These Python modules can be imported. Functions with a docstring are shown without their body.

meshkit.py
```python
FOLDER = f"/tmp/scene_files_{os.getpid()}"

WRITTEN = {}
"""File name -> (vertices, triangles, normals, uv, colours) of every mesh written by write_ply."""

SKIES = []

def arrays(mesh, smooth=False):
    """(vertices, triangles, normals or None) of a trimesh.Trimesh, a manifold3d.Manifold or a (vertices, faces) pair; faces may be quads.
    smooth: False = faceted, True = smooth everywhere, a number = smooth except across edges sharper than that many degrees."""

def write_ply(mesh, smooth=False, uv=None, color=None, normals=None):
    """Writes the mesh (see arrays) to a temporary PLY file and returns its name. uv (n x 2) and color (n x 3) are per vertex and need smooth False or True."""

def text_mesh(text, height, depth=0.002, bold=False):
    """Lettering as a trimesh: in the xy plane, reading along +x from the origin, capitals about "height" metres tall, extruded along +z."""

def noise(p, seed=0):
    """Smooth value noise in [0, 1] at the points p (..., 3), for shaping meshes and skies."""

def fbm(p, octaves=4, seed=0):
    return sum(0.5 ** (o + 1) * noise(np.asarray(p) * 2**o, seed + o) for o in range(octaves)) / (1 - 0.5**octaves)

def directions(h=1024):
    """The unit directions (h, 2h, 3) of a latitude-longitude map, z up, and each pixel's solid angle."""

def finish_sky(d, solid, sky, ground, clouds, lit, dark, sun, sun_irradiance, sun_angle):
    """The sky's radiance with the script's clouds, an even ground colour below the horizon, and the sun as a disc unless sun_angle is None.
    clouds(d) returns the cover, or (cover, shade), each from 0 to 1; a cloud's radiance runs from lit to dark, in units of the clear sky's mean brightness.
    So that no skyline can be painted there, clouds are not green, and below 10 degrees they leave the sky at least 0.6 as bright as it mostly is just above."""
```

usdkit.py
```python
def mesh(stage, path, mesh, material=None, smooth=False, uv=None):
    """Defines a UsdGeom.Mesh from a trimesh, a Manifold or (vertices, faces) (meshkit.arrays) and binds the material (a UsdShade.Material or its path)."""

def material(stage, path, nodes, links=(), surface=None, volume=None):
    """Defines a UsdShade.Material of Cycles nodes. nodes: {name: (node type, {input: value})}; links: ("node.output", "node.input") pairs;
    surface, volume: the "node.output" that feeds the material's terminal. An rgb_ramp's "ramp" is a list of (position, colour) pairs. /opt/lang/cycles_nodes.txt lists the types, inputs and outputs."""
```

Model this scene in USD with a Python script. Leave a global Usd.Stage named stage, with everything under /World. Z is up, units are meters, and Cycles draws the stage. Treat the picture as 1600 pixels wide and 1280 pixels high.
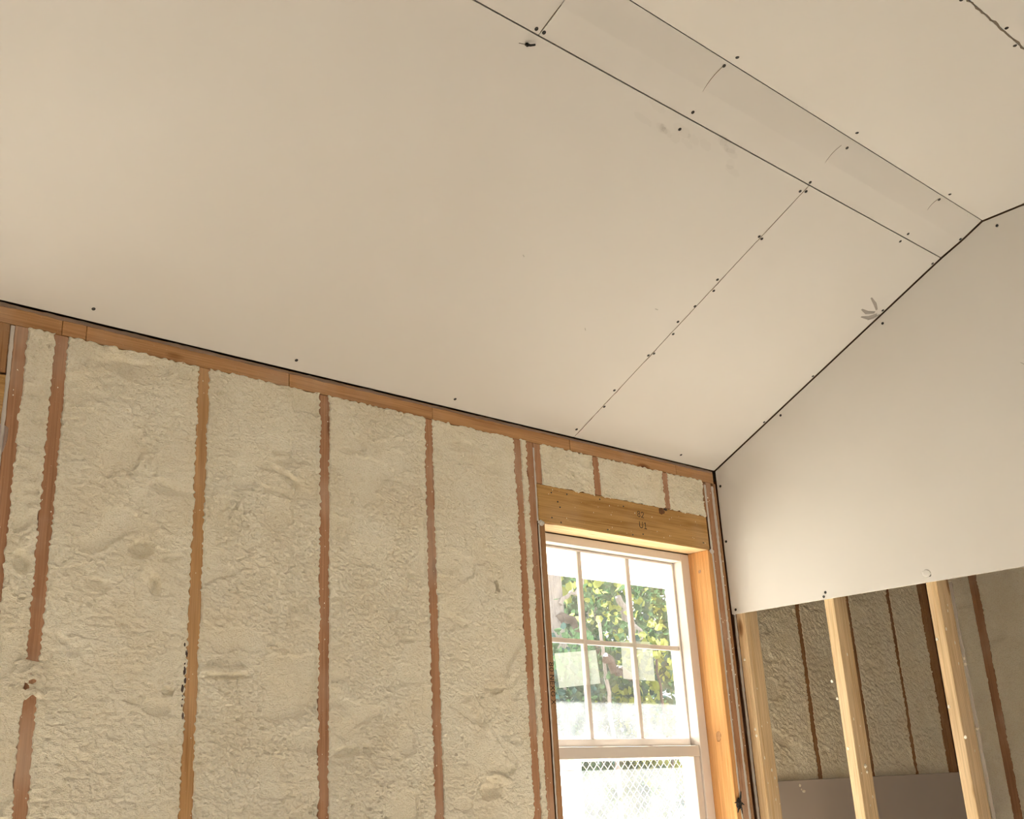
import math
import numpy as np
import trimesh
import usdkit
import meshkit
from pxr import Usd, UsdGeom, UsdLux, UsdShade, Gf, Sdf

stage = Usd.Stage.CreateInMemory()
UsdGeom.SetStageUpAxis(stage, UsdGeom.Tokens.z)
UsdGeom.SetStageMetersPerUnit(stage, 1.0)
UsdGeom.Xform.Define(stage, '/World')
UsdGeom.Scope.Define(stage, '/World/Looks')
rng = np.random.default_rng(7)
H = 2.44          # the wall's top; all z below are measured down from it, so everything hangs under one lift
Z = lambda z: z + H

# ------------------------------------------------------------------ camera
cam = UsdGeom.Camera.Define(stage, '/World/camera')
RIGHT, UP, BACK = ((0.7718829, -0.6347862, -0.0352610), (-0.1756593, -0.2662433, 0.9477649), (-0.6110161, -0.7253696, -0.3170147))
EYE = (-3.6347, -2.6192, -1.2013)
cam.AddTransformOp().Set(Gf.Matrix4d(*RIGHT, 0, *UP, 0, *BACK, 0, EYE[0], EYE[1], Z(EYE[2]), 1))
MM = 36.0 / 1600
cam.CreateHorizontalApertureAttr(36.0)
cam.CreateVerticalApertureAttr(28.8)
cam.CreateFocalLengthAttr(1660.09 * MM)
cam.CreateHorizontalApertureOffsetAttr((800 - 710.05) * MM)
cam.CreateVerticalApertureOffsetAttr((663.99 - 640) * MM)
cam.CreateClippingRangeAttr(Gf.Vec2f(0.05, 1000))
cam.CreateExposureAttr(1.34)

# ------------------------------------------------------------------ sky and sun
dome = UsdLux.DomeLight.Define(stage, '/World/sky')
dome.CreateIntensityAttr(0.45)
dome.CreateColorAttr(Gf.Vec3f(0.97, 0.98, 1.0))
sun = UsdLux.DistantLight.Define(stage, '/World/sun')
sun.CreateIntensityAttr(150000.0)
sun.CreateAngleAttr(0.53)
sun.CreateColorAttr(Gf.Vec3f(1.0, 0.985, 0.97))
SUN = np.array([0.15, 0.80, 0.94]); SUN /= np.linalg.norm(SUN)          # towards the sun, beyond the window
_x = np.cross([0, 0, 1.0], SUN); _x /= np.linalg.norm(_x); _y = np.cross(SUN, _x)
sun.AddTransformOp().Set(Gf.Matrix4d(*map(float, _x), 0, *map(float, _y), 0, *map(float, SUN), 0, 0, 0, 20, 1))

# ------------------------------------------------------------------ materials
def mat(name, nodes, links, surface):
    return usdkit.material(stage, '/World/Looks/' + name, nodes, links, surface=surface)

def plain(name, col, rough=0.6, spec=0.3, metal=0.0):
    return mat(name, {'p': ('principled_bsdf', {'base_color': col, 'roughness': rough, 'specular_ior_level': spec, 'metallic': metal})}, [], 'p.BSDF')

def wood(name, base, dark, axis='z', dust=0.25, rough=0.75, knots=True, fuzz=(0.62, 0.50, 0.40)):
    s = {'z': (55, 55, 2.2), 'x': (2.2, 55, 55), 'y': (55, 2.2, 55)}[axis]
    k = {'z': (9, 9, 3.2), 'x': (3.2, 9, 9), 'y': (9, 3.2, 9)}[axis]
    f = {'z': (240, 240, 6), 'x': (6, 240, 240), 'y': (240, 6, 240)}[axis]
    n = {'g': ('geometry', {}), 'oi': ('object_info', {}),
         'off': ('vector_math', {'math_type': 'multiply_add', 'vector2': (0, 0, 0), 'vector3': (0, 0, 0)}),
         'm1': ('mapping', {'scale': s}), 'm2': ('mapping', {'scale': f}), 'm3': ('mapping', {'scale': k}),
         'n1': ('noise_texture', {'scale': 1.0, 'detail': 4.0, 'distortion': 0.6}),
         'n2': ('noise_texture', {'scale': 1.0, 'detail': 2.0}),
         'n4': ('noise_texture', {'scale': 5.0, 'detail': 4.0}),
         'n5': ('noise_texture', {'scale': 260.0, 'detail': 2.0}),
         'v': ('voronoi_texture', {'scale': 1.0, 'feature': 'f1'}),
         'r1': ('rgb_ramp', {'ramp': [(0.3, dark), (0.5, base), (0.75, tuple(min(1, c * 1.12) for c in base))]}),
         'r2': ('rgb_ramp', {'ramp': [(0.35, (0.82, 0.80, 0.78)), (0.6, (1, 1, 1))]}),
         'rk': ('rgb_ramp', {'ramp': [(0.05, (0.38, 0.26, 0.18)), (0.10, (0.62, 0.5, 0.4)), (0.15, (1, 1, 1))] if knots else [(0, (1, 1, 1)), (1, (1, 1, 1))]}),
         'rd': ('rgb_ramp', {'ramp': [(0.50, (0, 0, 0)), (0.72, (dust,) * 3)]}),
         'rs': ('rgb_ramp', {'ramp': [(0.70, (0, 0, 0)), (0.76, (0.5,) * 3)]}),
         'x1': ('mix', {'mix_type': 'multiply', 'fac': 1.0}), 'x2': ('mix', {'mix_type': 'multiply', 'fac': 1.0}),
         'x3': ('mix', {'mix_type': 'mix', 'color2': fuzz}), 'x4': ('mix', {'mix_type': 'mix', 'color2': (0.72, 0.62, 0.45)}),
         'b': ('bump', {'strength': 0.35, 'distance': 0.002}),
         'p': ('principled_bsdf', {'roughness': rough, 'specular_ior_level': 0.25})}
    l = [('oi.random', 'rv.x'), ('oi.random', 'rv.y'), ('oi.random', 'rv.z'), ('rv.vector', 'sc.vector1'), ('sc.vector', 'ad.vector2'), ('g.position', 'ad.vector1'),
         ('ad.vector', 'm1.vector'), ('ad.vector', 'm2.vector'), ('ad.vector', 'm3.vector'), ('m1.vector', 'n1.vector'), ('m2.vector', 'n2.vector'),
         ('m3.vector', 'v.vector'), ('ad.vector', 'n4.vector'), ('ad.vector', 'n5.vector'), ('n1.fac', 'r1.fac'), ('n2.fac', 'r2.fac'), ('v.distance', 'rk.fac'),
         ('r1.color', 'x1.color1'), ('r2.color', 'x1.color2'), ('x1.color', 'x2.color1'), ('rk.color', 'x2.color2'),
         ('n4.fac', 'rd.fac'), ('rd.color', 'x3.fac'), ('x2.color', 'x3.color1'), ('n5.fac', 'rs.fac'), ('rs.color', 'x4.fac'), ('x3.color', 'x4.color1'),
         ('x4.color', 'p.base_color'), ('n2.fac', 'b.height'), ('b.normal', 'p.normal')]
    del n['off']
    n['rv'] = ('combine_xyz', {}); n['sc'] = ('vector_math', {'math_type': 'multiply', 'vector2': (13.0, 17.0, 7.0)}); n['ad'] = ('vector_math', {'math_type': 'add'})
    return mat(name, n, l, 'p.BSDF')

def drywall(name, base, mottle):
    n = {'g': ('geometry', {}), 'n1': ('noise_texture', {'scale': 2.2, 'detail': 3.0}), 'n2': ('noise_texture', {'scale': 900.0, 'detail': 1.0}),
         'r1': ('rgb_ramp', {'ramp': [(0.3, base), (0.7, mottle)]}), 'b': ('bump', {'strength': 0.12, 'distance': 0.0006}),
         'p': ('principled_bsdf', {'roughness': 0.9, 'specular_ior_level': 0.15})}
    return mat(name, n, [('g.position', 'n1.vector'), ('g.position', 'n2.vector'), ('n1.fac', 'r1.fac'), ('r1.color', 'p.base_color'), ('n2.fac', 'b.height'), ('b.normal', 'p.normal')], 'p.BSDF')

def foam_mat(name, light, mid, bumpy=1.0):
    n = {'g': ('geometry', {}), 'm': ('mapping', {'scale': (165, 165, 235)}), 'n1': ('noise_texture', {'scale': 7.0, 'detail': 5.0}),
         'n2': ('noise_texture', {'scale': 1.0, 'detail': 4.0, 'roughness': 0.6}), 'n3': ('noise_texture', {'scale': 60.0, 'detail': 2.0}),
         'r1': ('rgb_ramp', {'ramp': [(0.35, mid), (0.62, light)]}), 'r3': ('rgb_ramp', {'ramp': [(0.72, (0, 0, 0)), (0.80, (0.55,) * 3)]}),
         'x': ('mix', {'mix_type': 'mix', 'color2': tuple(c * q for c, q in zip(mid, (0.72, 0.66, 0.5)))}), 'rm': ('rgb_ramp', {'ramp': [(0.30, (0.90, 0.87, 0.80)), (0.50, (1, 1, 1))]}), 'xm': ('mix', {'mix_type': 'multiply', 'fac': 1.0}),
         'b': ('bump', {'strength': bumpy, 'distance': 0.006}), 'p': ('principled_bsdf', {'roughness': 0.9, 'specular_ior_level': 0.2})}
    return mat(name, n, [('g.position', 'n1.vector'), ('g.position', 'm.vector'), ('m.vector', 'n2.vector'), ('g.position', 'n3.vector'), ('n1.fac', 'r1.fac'),
                         ('n3.fac', 'r3.fac'), ('r3.color', 'x.fac'), ('r1.color', 'x.color1'), ('n2.fac', 'rm.fac'), ('x.color', 'xm.color1'), ('rm.color', 'xm.color2'), ('xm.color', 'p.base_color'), ('n2.fac', 'b.height'), ('b.normal', 'p.normal')], 'p.BSDF')

def leaf_mat(name, a, b, trans):
    n = {'oi': ('geometry', {}), 'r': ('rgb_ramp', {'ramp': [(0, a), (1, b)]}), 'd': ('diffuse_bsdf', {}), 't': ('translucent_bsdf', {}), 'x': ('mix_closure', {'fac': trans})}
    return mat(name, n, [('oi.random_per_island', 'r.fac'), ('r.color', 'd.color'), ('r.color', 't.color'), ('d.BSDF', 'x.closure1'), ('t.BSDF', 'x.closure2')], 'x.closure')

def glass_mat(name, dust, sheet=(0.9, 0.9, 0.88)):
    """A thin pane: clear, with a mirror-like share by angle, and a film of dust that scatters what strikes it."""
    n = {'g': ('geometry', {}), 'n': ('noise_texture', {'scale': 14.0, 'detail': 5.0}), 'n2': ('noise_texture', {'scale': 170.0, 'detail': 2.0}),
         'r': ('rgb_ramp', {'ramp': [(0.3, (dust * 0.7,) * 3), (0.7, (dust * 1.3,) * 3)]}), 'r2': ('rgb_ramp', {'ramp': [(0.68, (0, 0, 0)), (0.73, (dust * 1.5,) * 3)]}),
         'a': ('mix', {'mix_type': 'add', 'fac': 1.0}),
         't': ('transparent_bsdf', {'color': (0.95, 0.97, 0.96)}), 'gl': ('glossy_bsdf', {'roughness': 0.0, 'color': (1, 1, 1)}), 'lw': ('layer_weight', {'blend': 0.5}), 'pw': ('math', {'math_type': 'power', 'value2': 5.0}), 'f': ('math', {'math_type': 'multiply_add', 'value2': 0.90, 'value3': 0.04}),
         'x': ('mix_closure', {}), 'd': ('diffuse_bsdf', {'color': sheet}), 'tr': ('translucent_bsdf', {'color': sheet}), 'dd': ('mix_closure', {'fac': 0.7}), 'y': ('mix_closure', {})}
    return mat(name, n, [('g.position', 'n.vector'), ('g.position', 'n2.vector'), ('n.fac', 'r.fac'), ('n2.fac', 'r2.fac'), ('r.color', 'a.color1'), ('r2.color', 'a.color2'),
                         ('lw.facing', 'pw.value1'), ('pw.value', 'f.value1'), ('f.value', 'x.fac'), ('t.BSDF', 'x.closure1'), ('gl.BSDF', 'x.closure2'), ('d.BSDF', 'dd.closure1'), ('tr.BSDF', 'dd.closure2'),
                         ('a.color', 'y.fac'), ('x.closure', 'y.closure1'), ('dd.closure', 'y.closure2')], 'y.closure')

def film_mat(name, amount, col):
    n = {'t': ('transparent_bsdf', {'color': (1, 1, 1)}), 'd': ('diffuse_bsdf', {'color': col}), 'tr': ('translucent_bsdf', {'color': col}), 'dd': ('mix_closure', {'fac': 0.6}), 'y': ('mix_closure', {'fac': amount})}
    return mat(name, n, [('d.BSDF', 'dd.closure1'), ('tr.BSDF', 'dd.closure2'), ('t.BSDF', 'y.closure1'), ('dd.closure', 'y.closure2')], 'y.closure')

M = {
    'drywall': drywall('drywall_paper', (0.72, 0.69, 0.655), (0.71, 0.675, 0.635)),
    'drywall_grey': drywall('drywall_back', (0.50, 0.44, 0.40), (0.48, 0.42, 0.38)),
    'gypsum': plain('gypsum_core', (0.75, 0.72, 0.68), 0.95, 0.1),
    'foam': foam_mat('spray_foam', (0.92, 0.86, 0.715), (0.88, 0.80, 0.635)),
    'foam_lump': foam_mat('spray_foam_lump', (0.82, 0.72, 0.50), (0.74, 0.60, 0.38), 0.3),
    'red': wood('stud_red_brown', (0.42, 0.222, 0.12), (0.32, 0.155, 0.08), dust=0.35),
    'tan': wood('stud_tan', (0.52, 0.30, 0.13), (0.42, 0.22, 0.085), dust=0.12),
    'plate': wood('plate_wood', (0.50, 0.275, 0.125), (0.40, 0.20, 0.085), axis='x', dust=0.25),
    'header': wood('header_wood', (0.49, 0.285, 0.10), (0.35, 0.18, 0.052), axis='x', dust=0.14),
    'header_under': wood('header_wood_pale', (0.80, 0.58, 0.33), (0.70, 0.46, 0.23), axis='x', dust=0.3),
    'jamb': wood('jamb_orange', (0.68, 0.36, 0.14), (0.60, 0.29, 0.10), dust=0.05, knots=False),
    'pine': wood('partition_pine', (0.74, 0.55, 0.33), (0.64, 0.43, 0.22), dust=0.12),
    'brown': wood('corner_brown', (0.36, 0.19, 0.085), (0.25, 0.115, 0.05), dust=0.15),
    'knot': wood('knot_dark', (0.17, 0.075, 0.03), (0.09, 0.04, 0.02), knots=False, dust=0.0),
    'bead': plain('sealant_grey', (0.58, 0.53, 0.48), 0.5, 0.4),
    'bead_dust': film_mat('grey_dust', 0.45, (0.52, 0.46, 0.40)),
    'film': film_mat('overspray_film', 0.55, (0.66, 0.60, 0.58)),
    'speck': plain('foam_speck_white', (0.86, 0.80, 0.68), 0.8),
    'vinyl': plain('window_vinyl', (0.69, 0.62, 0.56), 0.4, 0.35),
    'glass': glass_mat('dusty_pane', 0.030),
    'screw': plain('screw_black', (0.03, 0.027, 0.024), 0.45, 0.5),
    'ink': plain('marker_ink', (0.045, 0.03, 0.02), 0.7),
    'stamp': plain('grade_stamp_ink', (0.03, 0.014, 0.008), 0.7),
    'crack': plain('crack_dark', (0.20, 0.16, 0.12), 0.9),
    'scuff': film_mat('scuff_grey', 0.38, (0.20, 0.17, 0.14)),
    'smudge': film_mat('smudge_grey', 0.035, (0.2, 0.17, 0.14)),
    'paper': film_mat('label_paper', 0.93, (0.92, 0.92, 0.90)),
    'sticker': film_mat('sticker_film', 0.15, (0.90, 0.92, 0.86)),
    'print': plain('label_print', (0.25, 0.24, 0.24), 0.8),
    'white': plain('white_paint', (0.88, 0.86, 0.82), 0.6),
    'ply': wood('floor_plywood', (0.66, 0.575, 0.47), (0.58, 0.49, 0.38), axis='x', dust=0.1),
    'deck': plain('roof_deck_dark', (0.16, 0.11, 0.07), 0.9),
    'sheath': plain('wall_sheathing', (0.45, 0.32, 0.2), 0.9),
    'black': plain('black_plastic', (0.02, 0.018, 0.016), 0.5),
    'thread': plain('dark_thread', (0.10, 0.08, 0.06), 0.9),
    'ground': foam_mat('dry_ground', (0.31, 0.29, 0.25), (0.23, 0.215, 0.18), 0.4),
    'bark': wood('bark_grey', (0.22, 0.19, 0.185), (0.12, 0.10, 0.10), dust=0.2, knots=False),
    'bark_dark': wood('bark_dark', (0.07, 0.045, 0.04), (0.04, 0.025, 0.022), dust=0.1, knots=False),
    'galv': plain('galvanised_wire', (0.72, 0.73, 0.74), 0.35, 0.5, 0.6),
    'leaf_g': leaf_mat('leaf_green', (0.03, 0.06, 0.025), (0.10, 0.145, 0.055), 0.3),
    'leaf_y': leaf_mat('leaf_yellow', (0.20, 0.22, 0.05), (0.42, 0.36, 0.11), 0.4),
    'leaf_d': leaf_mat('leaf_deep', (0.02, 0.045, 0.04), (0.05, 0.10, 0.085), 0.25),
    'leaf_b': leaf_mat('leaf_brown', (0.30, 0.17, 0.10), (0.48, 0.32, 0.20), 0.35),
}

# ------------------------------------------------------------------ helpers
used = {}
def numbered(path):
    k = used.get(path, 0); used[path] = k + 1
    return path if k == 0 else f'{path}_{k:03d}'

def tag(prim, label=None, cat=None, group=None, kind=None):
    for k, v in (('label', label), ('category', cat), ('group', group), ('kind', kind)):
        if v: prim.SetCustomDataByKey(k, v)
    return prim

def thing(name, label, cat, group=None, kind=None, loc=None):
    x = UsdGeom.Xform.Define(stage, numbered('/World/' + name))
    if loc is not None: x.AddTranslateOp().Set(Gf.Vec3d(*map(float, loc)))
    return tag(x.GetPrim(), label, cat, group, kind)

def part(name, mesh, m, parent, label=None, kind=None, smooth=False):
    """A mesh of its own under its parent; points are world coordinates below the wall top (lifted by H) unless the parent has its own place."""
    path = numbered(str(parent.GetPath()) + '/' + name)
    v, f, n = meshkit.arrays(mesh, False)
    v = v + np.array([0, 0, H])
    p = usdkit.mesh(stage, path, (v, f), M[m] if isinstance(m, str) else m, smooth=smooth).GetPrim()
    return tag(p, label, None, None, kind)

def solo(name, mesh, m, label, cat, group=None, kind=None, smooth=False):
    path = numbered('/World/' + name)
    v, f, n = meshkit.arrays(mesh, False)
    p = usdkit.mesh(stage, path, (v + np.array([0, 0, H]), f), M[m], smooth=smooth).GetPrim()
    return tag(p, label, cat, group, kind)

cat_ = trimesh.util.concatenate

def box(x0, x1, y0, y1, z0, z1, b=0.0015):
    x0, x1 = sorted((x0, x1)); y0, y1 = sorted((y0, y1)); z0, z1 = sorted((z0, z1))
    if b <= 0 or min(x1 - x0, y1 - y0, z1 - z0) < 2.5 * b:
        m = trimesh.creation.box((x1 - x0, y1 - y0, z1 - z0)); m.apply_translation(((x0 + x1) / 2, (y0 + y1) / 2, (z0 + z1) / 2)); return m
    pts = []
    for x, sx in ((x0, 1), (x1, -1)):
        for y, sy in ((y0, 1), (y1, -1)):
            for z, sz in ((z0, 1), (z1, -1)):
                pts += [(x + sx * b, y + sy * b, z), (x + sx * b, y, z + sz * b), (x, y + sy * b, z + sz * b)]
    return trimesh.convex.convex_hull(np.array(pts))

def frame_mat(o, ex, ey, ez):
    t = np.eye(4); t[:3, 0], t[:3, 1], t[:3, 2], t[:3, 3] = ex, ey, ez, o; return t

def tube(points, r, sides=8):
    points = np.asarray(points, float); r = np.broadcast_to(np.asarray(r, float), (len(points),))
    v, f = [], []
    for i, p in enumerate(points):
        d = points[min(i + 1, len(points) - 1)] - points[max(i - 1, 0)]; d /= np.linalg.norm(d) + 1e-12
        a = np.cross(d, [0.3, 0.2, 1.0] if abs(d[2]) < 0.9 else [1.0, 0.1, 0]); a /= np.linalg.norm(a); b = np.cross(d, a)
        for k in range(sides):
            t = 2 * math.pi * k / sides; v.append(p + r[i] * (a * math.cos(t) + b * math.sin(t)))
    for i in range(len(points) - 1):
        for k in range(sides):
            p, q = i * sides + k, i * sides + (k + 1) % sides
            f += [(p, q, q + sides), (p, q + sides, p + sides)]
    n = len(v); v += [points[0], points[-1]]
    for k in range(sides):
        f += [(n, (k + 1) % sides, k), (n + 1, (len(points) - 1) * sides + k, (len(points) - 1) * sides + (k + 1) % sides)]
    return trimesh.Trimesh(np.array(v), np.array(f), process=False)

def screw_mesh(o, normal, r=0.0054):
    """A countersunk dark screw head seated in its dimple: a rim, a dished head and a cross recess."""
    nrm = np.asarray(normal, float) / np.linalg.norm(normal)
    a = np.cross(nrm, [1, 0.2, 0.1]); a /= np.linalg.norm(a); b = np.cross(nrm, a)
    v, f, N = [], [], 10
    for rr, h in ((r, 0.0), (r * 0.92, 0.0009), (r * 0.62, 0.0008), (r * 0.30, 0.0003)):
        for k in range(N):
            t = 2 * math.pi * k / N; v.append(np.asarray(o) + rr * (a * math.cos(t) + b * math.sin(t)) + nrm * h)
    for i in range(3):
        for k in range(N):
            p, q = i * N + k, i * N + (k + 1) % N; f += [(p, q, q + N), (p, q + N, p + N)]
    v.append(np.asarray(o) + nrm * 0.0002); c = len(v) - 1
    for k in range(N): f.append((c, 3 * N + k, 3 * N + (k + 1) % N))
    return trimesh.Trimesh(np.array(v), np.array(f), process=False)

def ribbon(pts, widths, normal, lift=0.0004, thick=0.0005):
    """A thin strip with thickness that lies on a surface along the points."""
    pts = np.asarray(pts, float); nrm = np.asarray(normal, float) / np.linalg.norm(normal)
    w = np.broadcast_to(np.asarray(widths, float), (len(pts),)); v, f = [], []
    for i, p in enumerate(pts):
        d = pts[min(i + 1, len(pts) - 1)] - pts[max(i - 1, 0)]; s = np.cross(nrm, d); s /= np.linalg.norm(s) + 1e-12
        v += [p - s * w[i] / 2 + nrm * lift, p + s * w[i] / 2 + nrm * lift, p + s * w[i] / 2 - nrm * thick, p - s * w[i] / 2 - nrm * thick]
    for i in range(len(pts) - 1):
        for k in range(4):
            p, q = 4 * i + k, 4 * i + (k + 1) % 4; f += [(p, p + 4, q + 4), (p, q + 4, q)]
    return trimesh.Trimesh(np.array(v), np.array(f), process=False)

def blob(o, size, seed, squash=(1, 1, 1)):
    m = trimesh.creation.icosphere(1, 1.0); n = meshkit.noise(m.vertices * 1.7 + seed * 3.1, seed)
    m.vertices *= (0.6 + 0.8 * n)[:, None] * size * np.asarray(squash); m.apply_translation(o); return m

# the sloped ceiling plane: z = -SL*y, y runs negative into the room
SL = 0.4957
NS = np.array([0, -SL, -1.0]) / math.hypot(1, SL)         # faces the room
UPS = np.array([0, -1.0, SL]) / math.hypot(1, SL)
SEAM_Y, RIDGE_Y, RIDGE_Z, MID_Y, MID_Z = -1.0955, -1.262, 0.6205, -1.178, 0.5785
ROOM_X, ROOM_Y = -5.4, -4.86

def extrude_profile(profile, x0, x1):
    """A closed (y, z) profile drawn out along x."""
    from shapely.geometry import Polygon
    m = trimesh.creation.extrude_polygon(Polygon(profile), x1 - x0)
    t = np.eye(4); t[:3, :3] = np.array([[0, 0, 1], [1, 0, 0], [0, 1, 0]]); m.apply_transform(t); m.apply_translation((x0, 0, 0))
    return m

def slab(profile, x0, x1, th=0.0127):
    """A board whose room face follows the (y, z) profile."""
    p = np.array(profile, float); d = p[-1] - p[0]; n = np.array([-d[1], d[0]]) / np.linalg.norm(d)
    if n[1] < 0: n = -n
    return extrude_profile(np.vstack([p, p[::-1] + n * th]), x0, x1)

# ------------------------------------------------------------------ ceiling
ceiling = thing('ceiling', 'bare drywall ceiling sloping up from the foam wall to a flat top', 'ceiling', kind='structure')
on_slope = lambda x, y: np.array([x, y, -SL * y])
def drywall_board(profile, x0, x1, label=None, name='drywall_panel', m='drywall'):
    return part(name, slab(profile, x0, x1), m, ceiling, label)
G = 0.0016
lo, hi = (-0.003, 0.003 * SL), (SEAM_Y + G, -SL * (SEAM_Y + G))
big = drywall_board([lo, hi], -4.50, -0.8475 - G, 'large drywall sheet on the slope left of the butt seam')
small = drywall_board([lo, hi], -0.8475 + G, -0.0045, 'drywall sheet on the slope between butt seam and gable wall')
far = drywall_board([lo, hi], ROOM_X, -4.50 - 2 * G)
st = [(SEAM_Y - G, -SL * (SEAM_Y - G) + 0.0005), (MID_Y, MID_Z), (RIDGE_Y + G, RIDGE_Z)]
strip_r = drywall_board(st, -2.031, -0.0045, 'narrow bent drywall strip along the top of the slope', 'ridge_strip')
strip_l = drywall_board(st, -4.60, -2.034, None, 'ridge_strip')
strip_f = drywall_board(st, ROOM_X, -4.603, None, 'ridge_strip')
flat1 = drywall_board([(RIDGE_Y - G, RIDGE_Z), (-1.783 + 0.0022, RIDGE_Z)], -4.4, -0.004, 'flat ceiling drywall strip beside the bent strip')
flat2 = drywall_board([(-1.783 - 0.0022, RIDGE_Z), (-3.0, RIDGE_Z)], -4.4, -0.004, 'flat ceiling drywall sheet beyond the ragged seam')
drywall_board([(RIDGE_Y - G, RIDGE_Z), (-3.0, RIDGE_Z)], ROOM_X, -4.404)
drywall_board([(-3.003, RIDGE_Z), (-3.6, RIDGE_Z)], ROOM_X, -0.004, m='drywall_grey')
drywall_board([(-3.603, RIDGE_Z), (ROOM_Y + 0.003, 0.0)], ROOM_X, -0.004, m='drywall_grey')
SCREWS = {'slope': [(-2.703, -0.042), (-2.075, -0.038), (-1.454, -0.039), (-1.447, -1.062), (-0.861, -1.069), (-0.838, -1.076), (-0.856, -0.899), (-0.838, -0.896), (-0.836, -0.686), (-0.862, -0.724), (-0.853, -0.615), (-0.863, -0.545), (-0.836, -0.499),
                     (-0.840, -0.41), (-0.856, -0.397), (-0.862, -0.232), (-0.840, -0.158), (-0.868, -0.038), (-0.264, -0.039), (-0.263, -1.080), (-0.013, -1.067), (-0.013, -0.852), (-0.013, -0.526), (-0.013, -0.28)],
          'strip': [(-2.049, -1.107), (-2.024, -1.108), (-1.451, -1.115), (-0.855, -1.104), (-0.264, -1.112), (-0.012, -1.18), (-1.475, -1.249), (-0.843, -1.236), (-0.287, -1.248)],
          'flat': [(-1.468, -1.288), (-0.873, -1.290), (-0.278, -1.282), (-0.993, -1.793), (-0.901, -1.774), (-1.197, -1.772)]}
for x, y in SCREWS['slope']:
    part('screw', screw_mesh(on_slope(x, y), NS), 'screw', big if x < -0.8475 else small)
def strip_z(y):
    return np.interp(-y, [-SEAM_Y, -MID_Y, -RIDGE_Y], [-SL * SEAM_Y, MID_Z, RIDGE_Z])
for x, y in SCREWS['strip']:
    part('screw', screw_mesh((x, y, strip_z(y)), NS), 'screw', strip_l if x < -2.033 else strip_r)
for x, y in SCREWS['flat']:
    part('screw', screw_mesh((x, y, RIDGE_Z), (0, 0, -1)), 'screw', flat1 if y > -1.783 else flat2)
for x, y0, y1, w in ((-1.476, -1.250, -1.172, 0.0016), (-0.872, -1.234, -1.172, 0.0011), (-0.292, -1.25, -1.205, 0.0010), (-2.033, -1.180, -1.105, 0.0022)):
    t = np.linspace(0, 1, 9); ys = y0 + (y1 - y0) * t
    pts = np.array([(x - (0.024 * s * (1 - s) if x > -2 else 0.001), y, strip_z(y)) for s, y in zip(t, ys)])
    part('hairline_crack', ribbon(pts, w * (0.4 + 0.6 * np.sin(np.pi * np.clip(t + 0.08, 0, 1))), NS), 'crack', strip_r, 'thin dark curved crack across the bent strip')
# ragged paper edges along the butt seam and the flat seam
def ragged(a, b, normal, n, w, seed, lift=0.0003):
    r = np.random.default_rng(seed); a, b = np.array(a), np.array(b); pts, ws = [], []
    side = np.cross(normal, b - a); side /= np.linalg.norm(side)
    for i, t in enumerate(np.linspace(0, 1, n)):
        pts.append(a + (b - a) * t + side * r.normal(0, w * 0.35)); ws.append(w * (0.35 + 0.9 * r.random()))
    return ribbon(pts, ws, normal, lift)
part('torn_paper_edge', ragged(on_slope(-0.8475, -0.01), on_slope(-0.8475, -1.09), NS, 90, 0.0026, 3), 'crack', big, 'ragged dark paper edge on the butt seam')
part('torn_paper_edge', ragged((-2.6, -1.783, RIDGE_Z), (-0.5, -1.783, RIDGE_Z), np.array([0, 0, -1.0]), 140, 0.005, 4), 'crack', flat2, 'ragged dark paper edge on the flat seam')
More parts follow.
